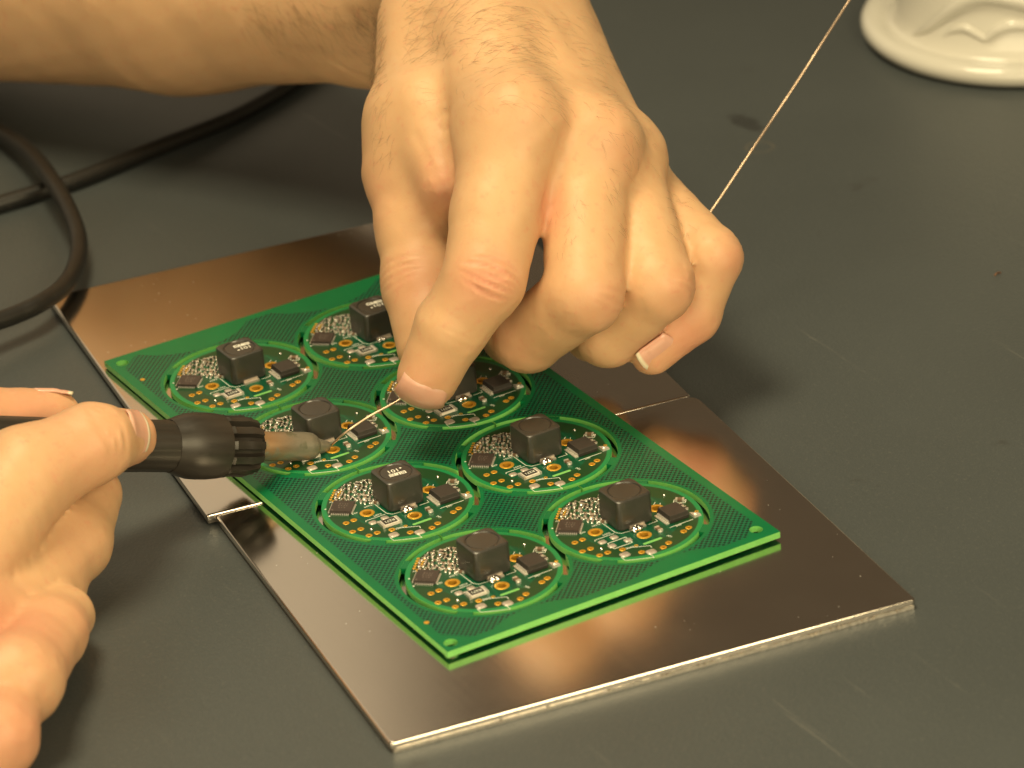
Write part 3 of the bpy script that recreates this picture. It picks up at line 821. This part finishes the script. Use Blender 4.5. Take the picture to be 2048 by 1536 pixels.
def nail(parent, fn, base, a, n, width, length, curve=1.0, lift=.18, over=.9):
    """curved nail plate laid on the finger; tip attribute runs 0..1 to the free edge"""
    a = unit(a); n = unit(np.asarray(n) - a * np.dot(n, a)); b = np.cross(a, n)
    nu, nv = 17, 19; top = []; tips = []
    for j in range(nv):
        v = j / (nv - 1)
        for i in range(nu):
            u = -1 + 2 * i / (nu - 1)
            # rounded proximal end, gently rounded free edge
            s = v * length + (1 - abs(u) ** 2.2) * .6 * v * .9 - (1 - v) * (1 - abs(u) ** 2) * 1.0
            wv = width / 2 * (1 - .10 * (1 - v) ** 2 - .08 * max(0, v - .8) * 5 * abs(u))
            top.append(base + a * s + b * u * wv); tips.append(v)
    Pq = np.array(top); o0 = Pq + n * 7.0; tt = np.zeros(len(Pq))
    for _ in range(26):
        d = fn(o0 - n * tt[:, None]); tt += np.clip(d, -1, 1) * .8; tt = np.minimum(tt, 13)
    hgt = (7.0 - tt).reshape(nv, nu)
    mid = hgt[:, nu // 2]
    u = np.linspace(-1, 1, nu)
    js = np.arange(nv); good = js < nv * .72
    pf = np.polyfit(js[good], mid[good], 2 if length > 6 else 1); pm = np.polyval(pf, js)
    base_prof = np.where(good, mid, pm)
    cross = np.median((hgt - mid[:, None])[: int(nv * .7)], axis=0); cross = -(u ** 2) * max(.5, -np.mean([cross[1], cross[-2]])) * curve
    Z = base_prof[:, None] + cross[None]
    # settle edges into the fold
    Z += lift - .35 * np.clip((np.abs(u)[None] - .8) / .2, 0, 1) * (1 - np.linspace(0, 1, nv)[:, None] ** 3) - .4 * np.clip(1 - js / 2.0, 0, 1)[:, None]
    Q = Pq + n * Z.reshape(-1)[:, None]
    bot = Q - n * .45
    V = np.concatenate([Q, bot]); N = nu * nv; F = []
    for j in range(nv - 1):
        for i in range(nu - 1):
            p = j * nu + i; F.append((p, p + 1, p + nu + 1, p + nu)); F.append((N + p, N + p + nu, N + p + nu + 1, N + p + 1))
    bd = [i for i in range(nu)] + [j * nu + nu - 1 for j in range(1, nv)] + [(nv - 1) * nu + i for i in range(nu - 2, -1, -1)] + [j * nu for j in range(nv - 2, 0, -1)]
    for p, q in zip(bd, bd[1:] + bd[:1]): F.append((p, N + p, N + q, q))
    me = bpy.data.meshes.new('fingernail'); me.from_pydata((W(V) * MM).tolist(), [], F); me.materials.append(MAT['nail'])
    me.polygons.foreach_set('use_smooth', [True] * len(F))
    at = me.attributes.new('tip', 'FLOAT', 'POINT'); at.data.foreach_set('value', np.array(tips + tips, np.float32)); me.update()
    return link('fingernail', me, parent)

# ------------------------------------------------------------------ hand that feeds the solder wire
Z0 = 966.4
J = {k: C(x, y, Z0 + z) for k, (x, y, z) in dict(
    itip=(856, 752, -2), idip=(902, 656, -5), ipip=(968, 560, -8), imcp=(1022, 268, 6),
    mtip=(1024, 670, 31), mdip=(1056, 675, 11), mpip=(1168, 588, -5), mmcp=(1172, 305, 14),
    rtip=(1185, 665, 30), rdip=(1216, 668, 15), rpip=(1314, 570, 4), rmcp=(1232, 325, 26),
    ptip=(1305, 702, 18), pdip=(1385, 630, 18), ppip=(1422, 515, 16), pmcp=(1245, 350, 44),
    ttip=(866, 690, 13), tip_=(846, 566, 22), tmcp=(822, 345, 32), tcmc=(880, 40, 52),
    wr=(915, -150, 72), wu=(990, -95, 84), f1=(760, -30, 118), f2=(380, -92, 165), f3=(-160, -140, 215)).items()}
def lh(Pp):
    Pp = np.asarray(Pp, np.float64)
    wr, wu = J['wr'], J['wu']
    idx = chain(Pp, [(J['imcp'], 11.6), (J['imcp'] * .45 + J['ipip'] * .55, 10.7), (J['ipip'], 9.6), (J['idip'], 8.5), (J['itip'], 7.3)])
    mid = chain(Pp, [(J['mmcp'], 10.6), (J['mpip'], 9.2), (J['mdip'], 8.2), (J['mtip'], 7.5)])
    rng_ = chain(Pp, [(J['rmcp'], 10.3), (J['rpip'], 8.8), (J['rdip'], 7.8), (J['rtip'], 7.2)])
    pin = chain(Pp, [(J['pmcp'], 9.2), (J['ppip'], 7.4), (J['pdip'], 6.6), (J['ptip'], 5.6)])
    thb = chain(Pp, [(J['tcmc'], 14), (J['tmcp'], 11.2), (J['tip_'] * .5 + J['tmcp'] * .5, 9.6), (J['tip_'], 9.6), (J['ttip'], 8.6)], 3)
    thb = smin(thb, rcone(Pp, C(862, 215, Z0 + 27), C(894, 368, Z0 + 14.5), 10.5, 6.5), 9)
    fing = smin(smin(smin(idx, mid, 2.4), rng_, .7), pin, .7)
    palm = chain(Pp, [(wr, 17), (J['imcp'], 12.0)])
    for k, r0, r1, s in (('mmcp', 17, 11.2, .5), ('rmcp', 16, 10.6, .75), ('pmcp', 15, 9.6, 1.0)):
        a = wr * (1 - s) + wu * s
        palm = smin(palm, rcone(Pp, a, J[k], r0, r1), 7)
    # muscle between thumb and forefinger, heel of the hand
    palm = smin(palm, rcone(Pp, C(935, 110, Z0 + 46), C(905, 265, Z0 + 30), 13, 6.5), 9)
    palm = smin(palm, rcone(Pp, C(980, 150, Z0 + 70), C(1080, 330, Z0 + 50), 18, 12), 9)
    # flesh joining the knuckle roots, web and back of the thumb
    palm = smin(palm, rcone(Pp, J['imcp'] + [0, -2, 2.5], J['mmcp'] + [0, -2, 2.5], 11.3, 10.0), 7)
    palm = smin(palm, rcone(Pp, C(1098, 335, Z0 + 14), C(1093, 425, Z0 + 16), 8.5, 6.2), 6)
    palm = smin(palm, rcone(Pp, J['mmcp'] + [0, -2, 3], J['rmcp'] + [0, -2, 2], 9.0, 8.4), 6)
    palm = smin(palm, rcone(Pp, C(868, 60, Z0 + 52), C(862, 235, Z0 + 37), 13, 9.5), 8)
    d = smin(palm, fing, 5.5)
    d = smin(d, thb, 5.0)
    # knuckle heads
    for q, r in ((C(1036, 236, Z0 + 2), 8.0), (C(1203, 284, Z0 + 10.5), 7.2), (C(1250, 312, Z0 + 27), 6.5)):
        d = smin(d, np.linalg.norm(Pp - q, axis=1) - r, 7)
    d = smin(d, np.linalg.norm(Pp - C(812, 240, Z0 + 33), axis=1) - 9.0, 8)
    fore = smin(rcone(Pp, J['f1'], J['f2'], 25.3, 37), rcone(Pp, J['f2'], J['f3'], 37, 42), 8)
    fore = smin(fore, rcone(Pp, J['f1'], J['wr'] * .6 + J['wu'] * .4, 25.5, 20), 8)
    d = smin(d, fore, 5)
    return d
DORS = np.array([0, .35, -1.0])
IA = J['idip'] - J['ipip']; PA = J['ipip'] - J['imcp']
gdefs = [
    (J['ipip'], IA + PA * .5, np.array([.25, .2, -1.0]), [(-4.2, .036, .45, .55, 0, 6), (-2.2, .024, .70, .50, .5, 7), (.1, .005, .45, .5, -1, 5), (1.9, -.014, .65, .50, .6, 6.5), (4.0, -.032, .45, .52, .3, 6), (-5.6, .03, .14, .5, 0, 5)], 12),
    (J['idip'], J['itip'] - J['ipip'], np.array([.2, .4, -.8]), [(-1.5, .02, .08, .5, 0, 5), (.4, 0, .10, .45, 0, 6)], 10),
    (J['tip_'], J['ttip'] - J['tmcp'], np.array([-.7, -.1, -.7]), [(-3.2, .02, .28, .45, 0, 6.5), (-1.0, .01, .36, .4, 0, 7), (1.0, 0, .32, .4, 0, 6.5), (3.0, -.02, .22, .45, 0, 6)], 12),
    (J['mpip'], J['mdip'] - J['mmcp'], np.array([.7, .5, -.6]), [(-2.4, .02, .22, .6, 0, 6), (0, 0, .28, .5, 0, 6), (2.2, -.02, .2, .5, 0, 6)], 12),
    (J['rpip'], J['rdip'] - J['rmcp'], np.array([.7, .3, -.6]), [(-2.0, .02, .22, .55, 0, 6), (0, 0, .30, .45, 0, 6), (2.0, -.02, .22, .5, 0, 6)], 11),
    (J['ppip'], J['pdip'] - J['pmcp'], np.array([.8, .0, -.5]), [(-1.6, .02, .2, .5, 0, 5), (0, 0, .28, .45, 0, 5), (1.6, -.02, .2, .5, 0, 5)], 10),
]
# creases of the web beside the thumb, volar wrist folds
def seg_groove(Pp, a, b, r, depth):
    d = rcone(Pp, a, b, 0, 0); return depth * np.exp(-(d / r) ** 2)
def lh_surf(q): # surface point helper: march from the camera along the pixel ray
    px, py = q; z = 820.0
    for _ in range(60):
        dd = lh(C(px, py, z)[None])[0]; z += max(dd, .02) * .9
        if dd < .03: break
    return C(px, py, z)
WEB = [(lh_surf(a), lh_surf(b), r, dp) for a, b, r, dp in (
    ((884, 236), (893, 300), 2.6, .35), ((893, 300), (902, 372), 1.5, .45), ((832, 270), (870, 345), 1.2, .18), ((870, 345), (896, 402), 1.0, .3), ((882, 305), (899, 395), .8, .2),
    ((1126, 270), (1100, 372), 1.8, .5), ((1100, 372), (1080, 440), 1.1, .6),
    ((600, 105), (742, 172), 2.2, .9), ((650, 108), (742, 160), 1.0, .5), ((700, 30), (745, 120), 2.5, .7))]
TEN = [(lh_surf(a), lh_surf(b), r, dp) for a, b, r, dp in (
    ((1000, 20), (1035, 190), 5, -.5), ((1080, 30), (1195, 240), 4, -.6), ((1110, 60), (1240, 270), 3, -.4), ((960, 60), (850, 200), 6, -.6), ((720, 20), (600, 95), 4, -.5))]
def lh_fine(Pp):
    Pp = np.asarray(Pp); d = lh(Pp) + lump(Pp) + grooves(Pp, gdefs)
    for a, b, r, dp in WEB + TEN: d = d + seg_groove(Pp, a, b, r, dp)
    return d
redL = reds([(lh_surf((970, 560)), 8.5, .85), (lh_surf((1205, 262)), 9, .3), (lh_surf((1245, 300)), 7, .35), (lh_surf((1040, 205)), 9, .2), (lh_surf((880, 380)), 9, .6), (lh_surf((1092, 420)), 6, .8),
             (lh_surf((840, 780)), 8, .6), (lh_surf((830, 560)), 9, .5), (lh_surf((1215, 620)), 10, .45), (lh_surf((1370, 590)), 8, .5), (lh_surf((1380, 680)), 9, .8), (lh_surf((1310, 700)), 7, .6), (lh_surf((1020, 700)), 7, .4), (lh_surf((1470, 520)), 6, .6), (lh_surf((745, 400)), 9, .35)])
handL, VL, FL = flesh('hand', lh, lh_fine, (-165, -160, Z0 - 32), (64, 14, Z0 + 300), 1.3, redL, gdefs)
tag(handL, 'bare hand bent down at the wrist, pinching solder wire over the panel', 'hand', 'hands of the person soldering')
nail(handL, lh, C(851, 769, Z0 - 8) , unit(np.array([-.30, .70, .52])), np.array([-.14, .58, -.74]), 12.2, 8.4)
nail(handL, lh, C(1345, 688, Z0 + 12), unit(J['ptip'] - J['pdip']), np.array([.40, .62, -.66]), 8.0, 8.2)

def hairs(parent, name, fn, regions, seed):
    rr = np.random.RandomState(seed); m = MB()
    for (x0, x1, y0, y1), n, dr, ln, rad in regions:
        for _ in range(n):
            px, py = rr.uniform(x0, x1), rr.uniform(y0, y1)
            p = lh_surf((px, py))
            if lh(p[None])[0] > .3: continue
            nn = unit(grad(lh, p[None])[0]); dv = np.array([dr[0], dr[1], 0.0]) + rr.normal(0, .28, 3); dv = unit(dv - nn * dv.dot(nn))
            L_ = ln * rr.uniform(.5, 1.25); bend = unit(np.cross(nn, dv)) * rr.normal(0, .25)
            pts = [p + (dv + bend * (s / 4)) * L_ * s / 4 + nn * (.75 * math.sin(s / 4 * 2.2)) * L_ * .22 for s in range(5)]
            rad_ = rad * .62; m.tube([W(q) for q in pts], [rad_, rad_, rad_ * .9, rad_ * .7, rad_ * .3], 3, 0, False)
    o = m.build(name, MAT['hair'], parent); o['kind'] = 'stuff'; return o
hairs(handL, 'skin_hair', lh, [((800, 1090, 5, 130), 320, (1, .12), 6.0, .032), ((820, 1130, 120, 220), 90, (.9, .35), 4.5, .028), ((1080, 1240, 20, 230), 110, (.75, .7), 5.0, .034), ((1200, 1310, 200, 330), 40, (.6, .8), 4, .03),
                               ((738, 775, 10, 170), 130, (.05, .9), 4.5, .04), ((480, 740, 0, 60), 130, (.8, .4), 8.0, .034), ((540, 735, 40, 110), 45, (.8, .5), 6.0, .03), ((1100, 1170, 380, 520), 18, (.3, .9), 3.0, .028), ((1210, 1256, 330, 470), 22, (.4, .9), 3.5, .03), ((1330, 1378, 370, 480), 30, (.5, .8), 3.5, .034), ((745, 790, 180, 330), 40, (-.4, .8), 3.5, .03)], 4)

# ------------------------------------------------------------------ hand that holds the iron
Zt = 974.1
K = {k: C(x, y, Zt + z) for k, (x, y, z) in dict(
    itip=(256, 874, -40), idip=(186, 886, -52), ipip=(50, 952, -60), imcp=(-150, 1230, -84),
    ttip=(100, 842, -30), tip_=(-60, 852, -38), tmcp=(-300, 980, -60),
    mdip=(140, 1084, -48), mpip=(5, 1206, -70), mtip=(182, 990, -34), mmcp=(-120, 1340, -100),
    rdip=(100, 1268, -82), rtip=(130, 1232, -70), rpip=(35, 1360, -104), rmcp=(-140, 1470, -112),
    pdip=(42, 1335, -96), ppip=(-10, 1475, -118), pmcp=(-150, 1600, -120)).items()}
def rh(Pp):
    Pp = np.asarray(Pp, np.float64)
    idx = chain(Pp, [(K['imcp'], 13), (K['ipip'], 10.8), (K['idip'], 8.6), (K['itip'], 6.4)], 3)
    mid = chain(Pp, [(K['mmcp'], 13), (K['mpip'], 9.8), (K['mdip'], 9.0), (K['mtip'], 7.2)], 3)
    rin = chain(Pp, [(K['rmcp'], 12), (K['rpip'], 9.4), (K['rdip'], 7.6), (K['rtip'], 6.6)], 3)
    pin = chain(Pp, [(K['pmcp'], 11), (K['ppip'], 8.6), (K['pdip'], 6.8)], 3)
    thb = chain(Pp, [(K['tmcp'], 13), (K['tip_'], 9.0), (K['ttip'], 7.4)], 3)
    d = smin(idx, mid, .6); d = smin(d, rin, .6); d = smin(d, pin, .8)
    d = smin(d, rcone(Pp, C(-10, 1275, Zt - 78), C(85, 1212, Zt - 58), 10, 8.5), 7)
    d = smin(d, rcone(Pp, C(-20, 1400, Zt - 100), C(40, 1340, Zt - 88), 10, 8.5), 4)
    palm = smin(rcone(Pp, K['imcp'], K['pmcp'], 15, 12), rcone(Pp, K['imcp'], K['tmcp'], 14, 12), 8)
    d = smin(d, palm, 5); d = smin(d, thb, 1.0)
    return d
g2 = [(K['idip'], K['itip'] - K['ipip'], np.array([.3, -.3, -1]), [(-2.4, .02, .55, 1.0, 0, 7), (0, 0, .6, .9, 0, 7), (2.5, -.02, .55, 1.0, 0, 7)], 12)]
def rh_fine(Pp): return rh(Pp) + lump(np.asarray(Pp)) + grooves(np.asarray(Pp), g2)
redR = reds([(C(15, 1260, Zt - 98), 16, .9), (C(10, 1460, Zt - 122), 14, .8), (C(160, 880, Zt - 60), 12, .5), (K['itip'], 10, .7), (C(225, 1075, Zt - 65), 10, .6), (C(60, 830, Zt - 40), 12, .8), (C(170, 1240, Zt - 85), 9, .5)])
handR, VR, FR = flesh('hand', rh, rh_fine, (-158, -8, Zt - 142), (-68, 98, Zt - 18), 1.3, redR)
tag(handR, 'blurred hand at the lower left gripping the black soldering iron', 'hand', 'hands of the person soldering')
nail(handR, rh, C(247, 862, Zt - 49), unit(np.array([.55, .05, .83])), np.array([.80, -.22, -.55]), 10.0, 6.5)
nail(handR, rh, C(66, 798, Zt - 31), unit(np.array([1, -.02, .2])), np.array([-.02, -1.0, .12]), 7.6, 8.6, lift=.08)

# ------------------------------------------------------------------ soldering iron (local x points at the tip)
tipw = onz(659, 893, 5.2)
TH_ = math.radians(36)
axc = np.array([math.cos(TH_), .012, math.sin(TH_)]); axw = unit(axc @ RC)
iron = empty('soldering_iron', tipw); tag(iron, 'black soldering iron with ribbed collar and heat stained barrel touching a gold ring', 'soldering iron')
yv = unit(np.cross((0, 0, 1), axw)); zv = np.cross(axw, yv)
MI = Matrix(((axw[0], yv[0], zv[0], tipw[0] * MM), (axw[1], yv[1], zv[1], tipw[1] * MM), (axw[2], yv[2], zv[2], tipw[2] * MM), (0, 0, 0, 1)))
iron.matrix_world = MI
def lathe_x(prof, n=40, mod=None):
    L = []
    for x, r in prof:
        L.append([(x, (r * (mod(x, j, n) if mod else 1)) * math.cos(2 * math.pi * j / n), (r * (mod(x, j, n) if mod else 1)) * math.sin(2 * math.pi * j / n)) for j in range(n)])
    return L
kx = 1 / math.cos(TH_) * .1165          # px along image -> mm along the iron
def X(px): return -(659 - px) * kx
m = MB(); m.loft(lathe_x([(X(626), 2.2), (X(633), 2.1), (X(640), 1.8), (X(648), 1.5), (X(655), 1.25), (X(658), .8), (0, .35)])); m.build('iron_tip', MAT['barrel'], iron, smooth=45)
m = MB(); m.loft(lathe_x([(X(490), 3.3), (X(494), 3.5), (X(560), 3.45), (X(610), 3.4), (X(622), 3.25), (X(629), 2.7), (X(632), 2.2)])); m.build('iron_barrel', MAT['barrel'], iron, smooth=45)
def nutmod(x, j, n): return 1.0 if (j % 10) < 6 else .90
m = MB(); m.loft(lathe_x([(X(442), 6.2), (X(444), 7.0), (X(452), 7.1), (X(455), 6.9), (X(478), 6.9), (X(486), 7.0), (X(497), 6.6), (X(508), 6.3), (X(510), 5.6), (X(510.5), 3.4)], 120, lambda x, j, n: 1.0 if x < X(450) or x > X(509) else (1.03 if (j % 10) < 6 else .80))); m.build('ribbed_collar', MAT['grip'], iron, smooth=30)
m = MB(); m.loft(lathe_x([(X(446), 6.0), (X(445), 7.4), (X(438), 7.55), (X(420), 7.75), (X(400), 7.75), (X(385), 7.6), (X(372), 7.1), (X(360), 6.5), (X(352), 6.15)], 64)); m.build('finger_guard', MAT['grip'], iron, smooth=45)
m = MB(); m.loft(lathe_x([(X(356), 5.6), (X(353), 6.05), (X(300), 6.0), (X(200), 6.1), (X(60), 6.6), (X(-200), 7.2), (X(-420), 7.4), (X(-430), 6.4)], 72, lambda x, j, n: 1.0 if (j % 6) < 4 else .975)); m.build('grip_handle', MAT['grip'], iron, smooth=30)

# ------------------------------------------------------------------ solder wire
def crv(pts, n=12):
    pts = [np.array(p, float) for p in pts]; out = []
    q = [2 * pts[0] - pts[1]] + pts + [2 * pts[-1] - pts[-2]]
    for i in range(1, len(q) - 2):
        for s in range(n):
            t_ = s / n; a, b, c_, d_ = q[i - 1:i + 3]
            out.append(.5 * (2 * b + (c_ - a) * t_ + (2 * a - 5 * b + 4 * c_ - d_) * t_ ** 2 + (3 * b - a - 3 * c_ + d_) * t_ ** 3))
    out.append(pts[-1]); return out
wp = [onz(664, 889, 5.3), W(C(690, 866, Z0 + 5)), W(C(740, 832, Z0 + 7)), W(C(800, 799, Z0 + 9)), W(C(880, 742, Z0 + 12)), W(C(985, 660, Z0 + 20)), W(C(1022, 640, Z0 + 23)), W(C(1150, 560, Z0 + 33)), W(C(1300, 520, Z0 + 44)), W(C(1385, 472, Z0 + 51)),
      W(C(1430, 411, Z0 + 54)), W(C(1500, 306, Z0 + 58)), W(C(1562, 213, Z0 + 64)), W(C(1630, 108, Z0 + 66)), W(C(1690, 14, Z0 + 72)), W(C(1760, -95, Z0 + 78)), W(C(1850, -240, Z0 + 90))]
m = MB(); m.tube(crv(wp), .29, 12); wo = m.build('solder_wire', MAT['wire'], smooth=60)
tag(wo, 'thin bright solder wire running from the iron tip through the fingers', 'wire')

# ------------------------------------------------------------------ cable, dish, scrap
def zpt(px, py, z): return onz(px, py, z)
cp = [zpt(-160, 200, 3), zpt(-60, 235, 3.2), zpt(5, 268, 4.5), zpt(60, 305, 7), zpt(105, 362, 9.5), zpt(140, 425, 8.5), zpt(157, 480, 7), zpt(152, 530, 6.5), zpt(125, 575, 6.8), zpt(80, 607, 7.5), zpt(35, 628, 7.6), zpt(-10, 644, 8), zpt(-90, 668, 9), zpt(-200, 690, 10)]
m = MB(); m.tube(crv(cp), 2.35, 16); co_ = m.build('power_cord', MAT['cord'], smooth=60); tag(co_, 'dusty black cable looping on the bench over a straighter cable and the sheet corner', 'cable', 'black cables on the bench')
cp = [zpt(-180, 460, 2.3), zpt(-60, 425, 2.3), zpt(0, 408, 2.3), zpt(70, 387, 2.3), zpt(160, 358, 2.3), zpt(260, 318, 2.3), zpt(350, 282, 2.3), zpt(430, 250, 2.3), zpt(490, 222, 2.3), zpt(580, 170, 2.3), zpt(680, 100, 2.3)]
m = MB(); m.tube(crv(cp), 2.3, 16); co_ = m.build('power_cord', MAT['cord'], smooth=60); tag(co_, 'straighter black cable passing beneath the loop and away under the arm', 'cable', 'black cables on the bench')

dc = onz(2048, 53, 0)
dish = empty('white_dish', (dc[0], dc[1], 0)); tag(dish, 'white glazed dish with a raised wavy relief at the upper right corner', 'dish')
prof = [(38, 1.2), (43, .4), (45.2, 1.0), (46.3, 2.6), (46.4, 4.2), (45.6, 5.6), (43.6, 6.4), (41.4, 6.2), (39.6, 5.4), (38.6, 5.2), (37.6, 6.2), (36.4, 9.5), (34.8, 15), (33, 24), (32, 36), (31.8, 48), (30.6, 49), (28, 48), (27, 40), (5, 38)]
m = MB(); L = [[(r * math.cos(2 * math.pi * j / 96), r * math.sin(2 * math.pi * j / 96), z) for j in range(96)] for r, z in prof]; m.loft(L); m.build('dish_body', MAT['glaze'], dish, smooth=60)
def wall_r(z):
    for (r0, z0), (r1, z1) in zip(prof[9:], prof[10:]):
        if z0 <= z <= z1: return r0 + (r1 - r0) * (z - z0) / (z1 - z0)
    return 33
vdir = math.degrees(math.atan2(-RC[2][1], -RC[2][0]))
def relief(lst, rads):
    m = MB(); P_ = []
    for da, z in lst:
        a = math.radians(vdir + da); r = wall_r(z) - .2; P_.append((r * math.cos(a), r * math.sin(a), z))
    q = crv(P_, 10); rr_ = np.interp(np.linspace(0, 1, len(q)), np.linspace(0, 1, len(rads)), rads)
    m.tube(q, list(rr_), 14); o = m.build('raised_relief', MAT['glaze'], dish, smooth=80)
relief([(-64, 7.0), (-55, 11), (-42, 18), (-28, 22.5), (-12, 22), (0, 20), (15, 19), (35, 20)], [.5, 1.4, 2.0, 2.5, 2.7, 2.6, 2.4, 1.5])
relief([(-46, 9.5), (-41, 12), (-35, 13), (-29, 11.8), (-25, 11.2), (-20, 13.5), (-12, 15.0), (-2, 14.2), (12, 12.5), (28, 12)], [.3, 1.0, 1.3, 1.1, 1.0, 1.6, 1.9, 1.8, 1.5, .8])

m = MB(); p = onz(1995, 550, .05); m.tube(crv([p + np.array([-1.0, -.2, .25]), p + np.array([0, .1, .55]), p + np.array([1.1, .2, .25])], 5), .22, 6); o = m.build('copper_clipping', MAT['copper'], smooth=60); tag(o, 'tiny copper clipping alone on the bench at the right', 'scrap')
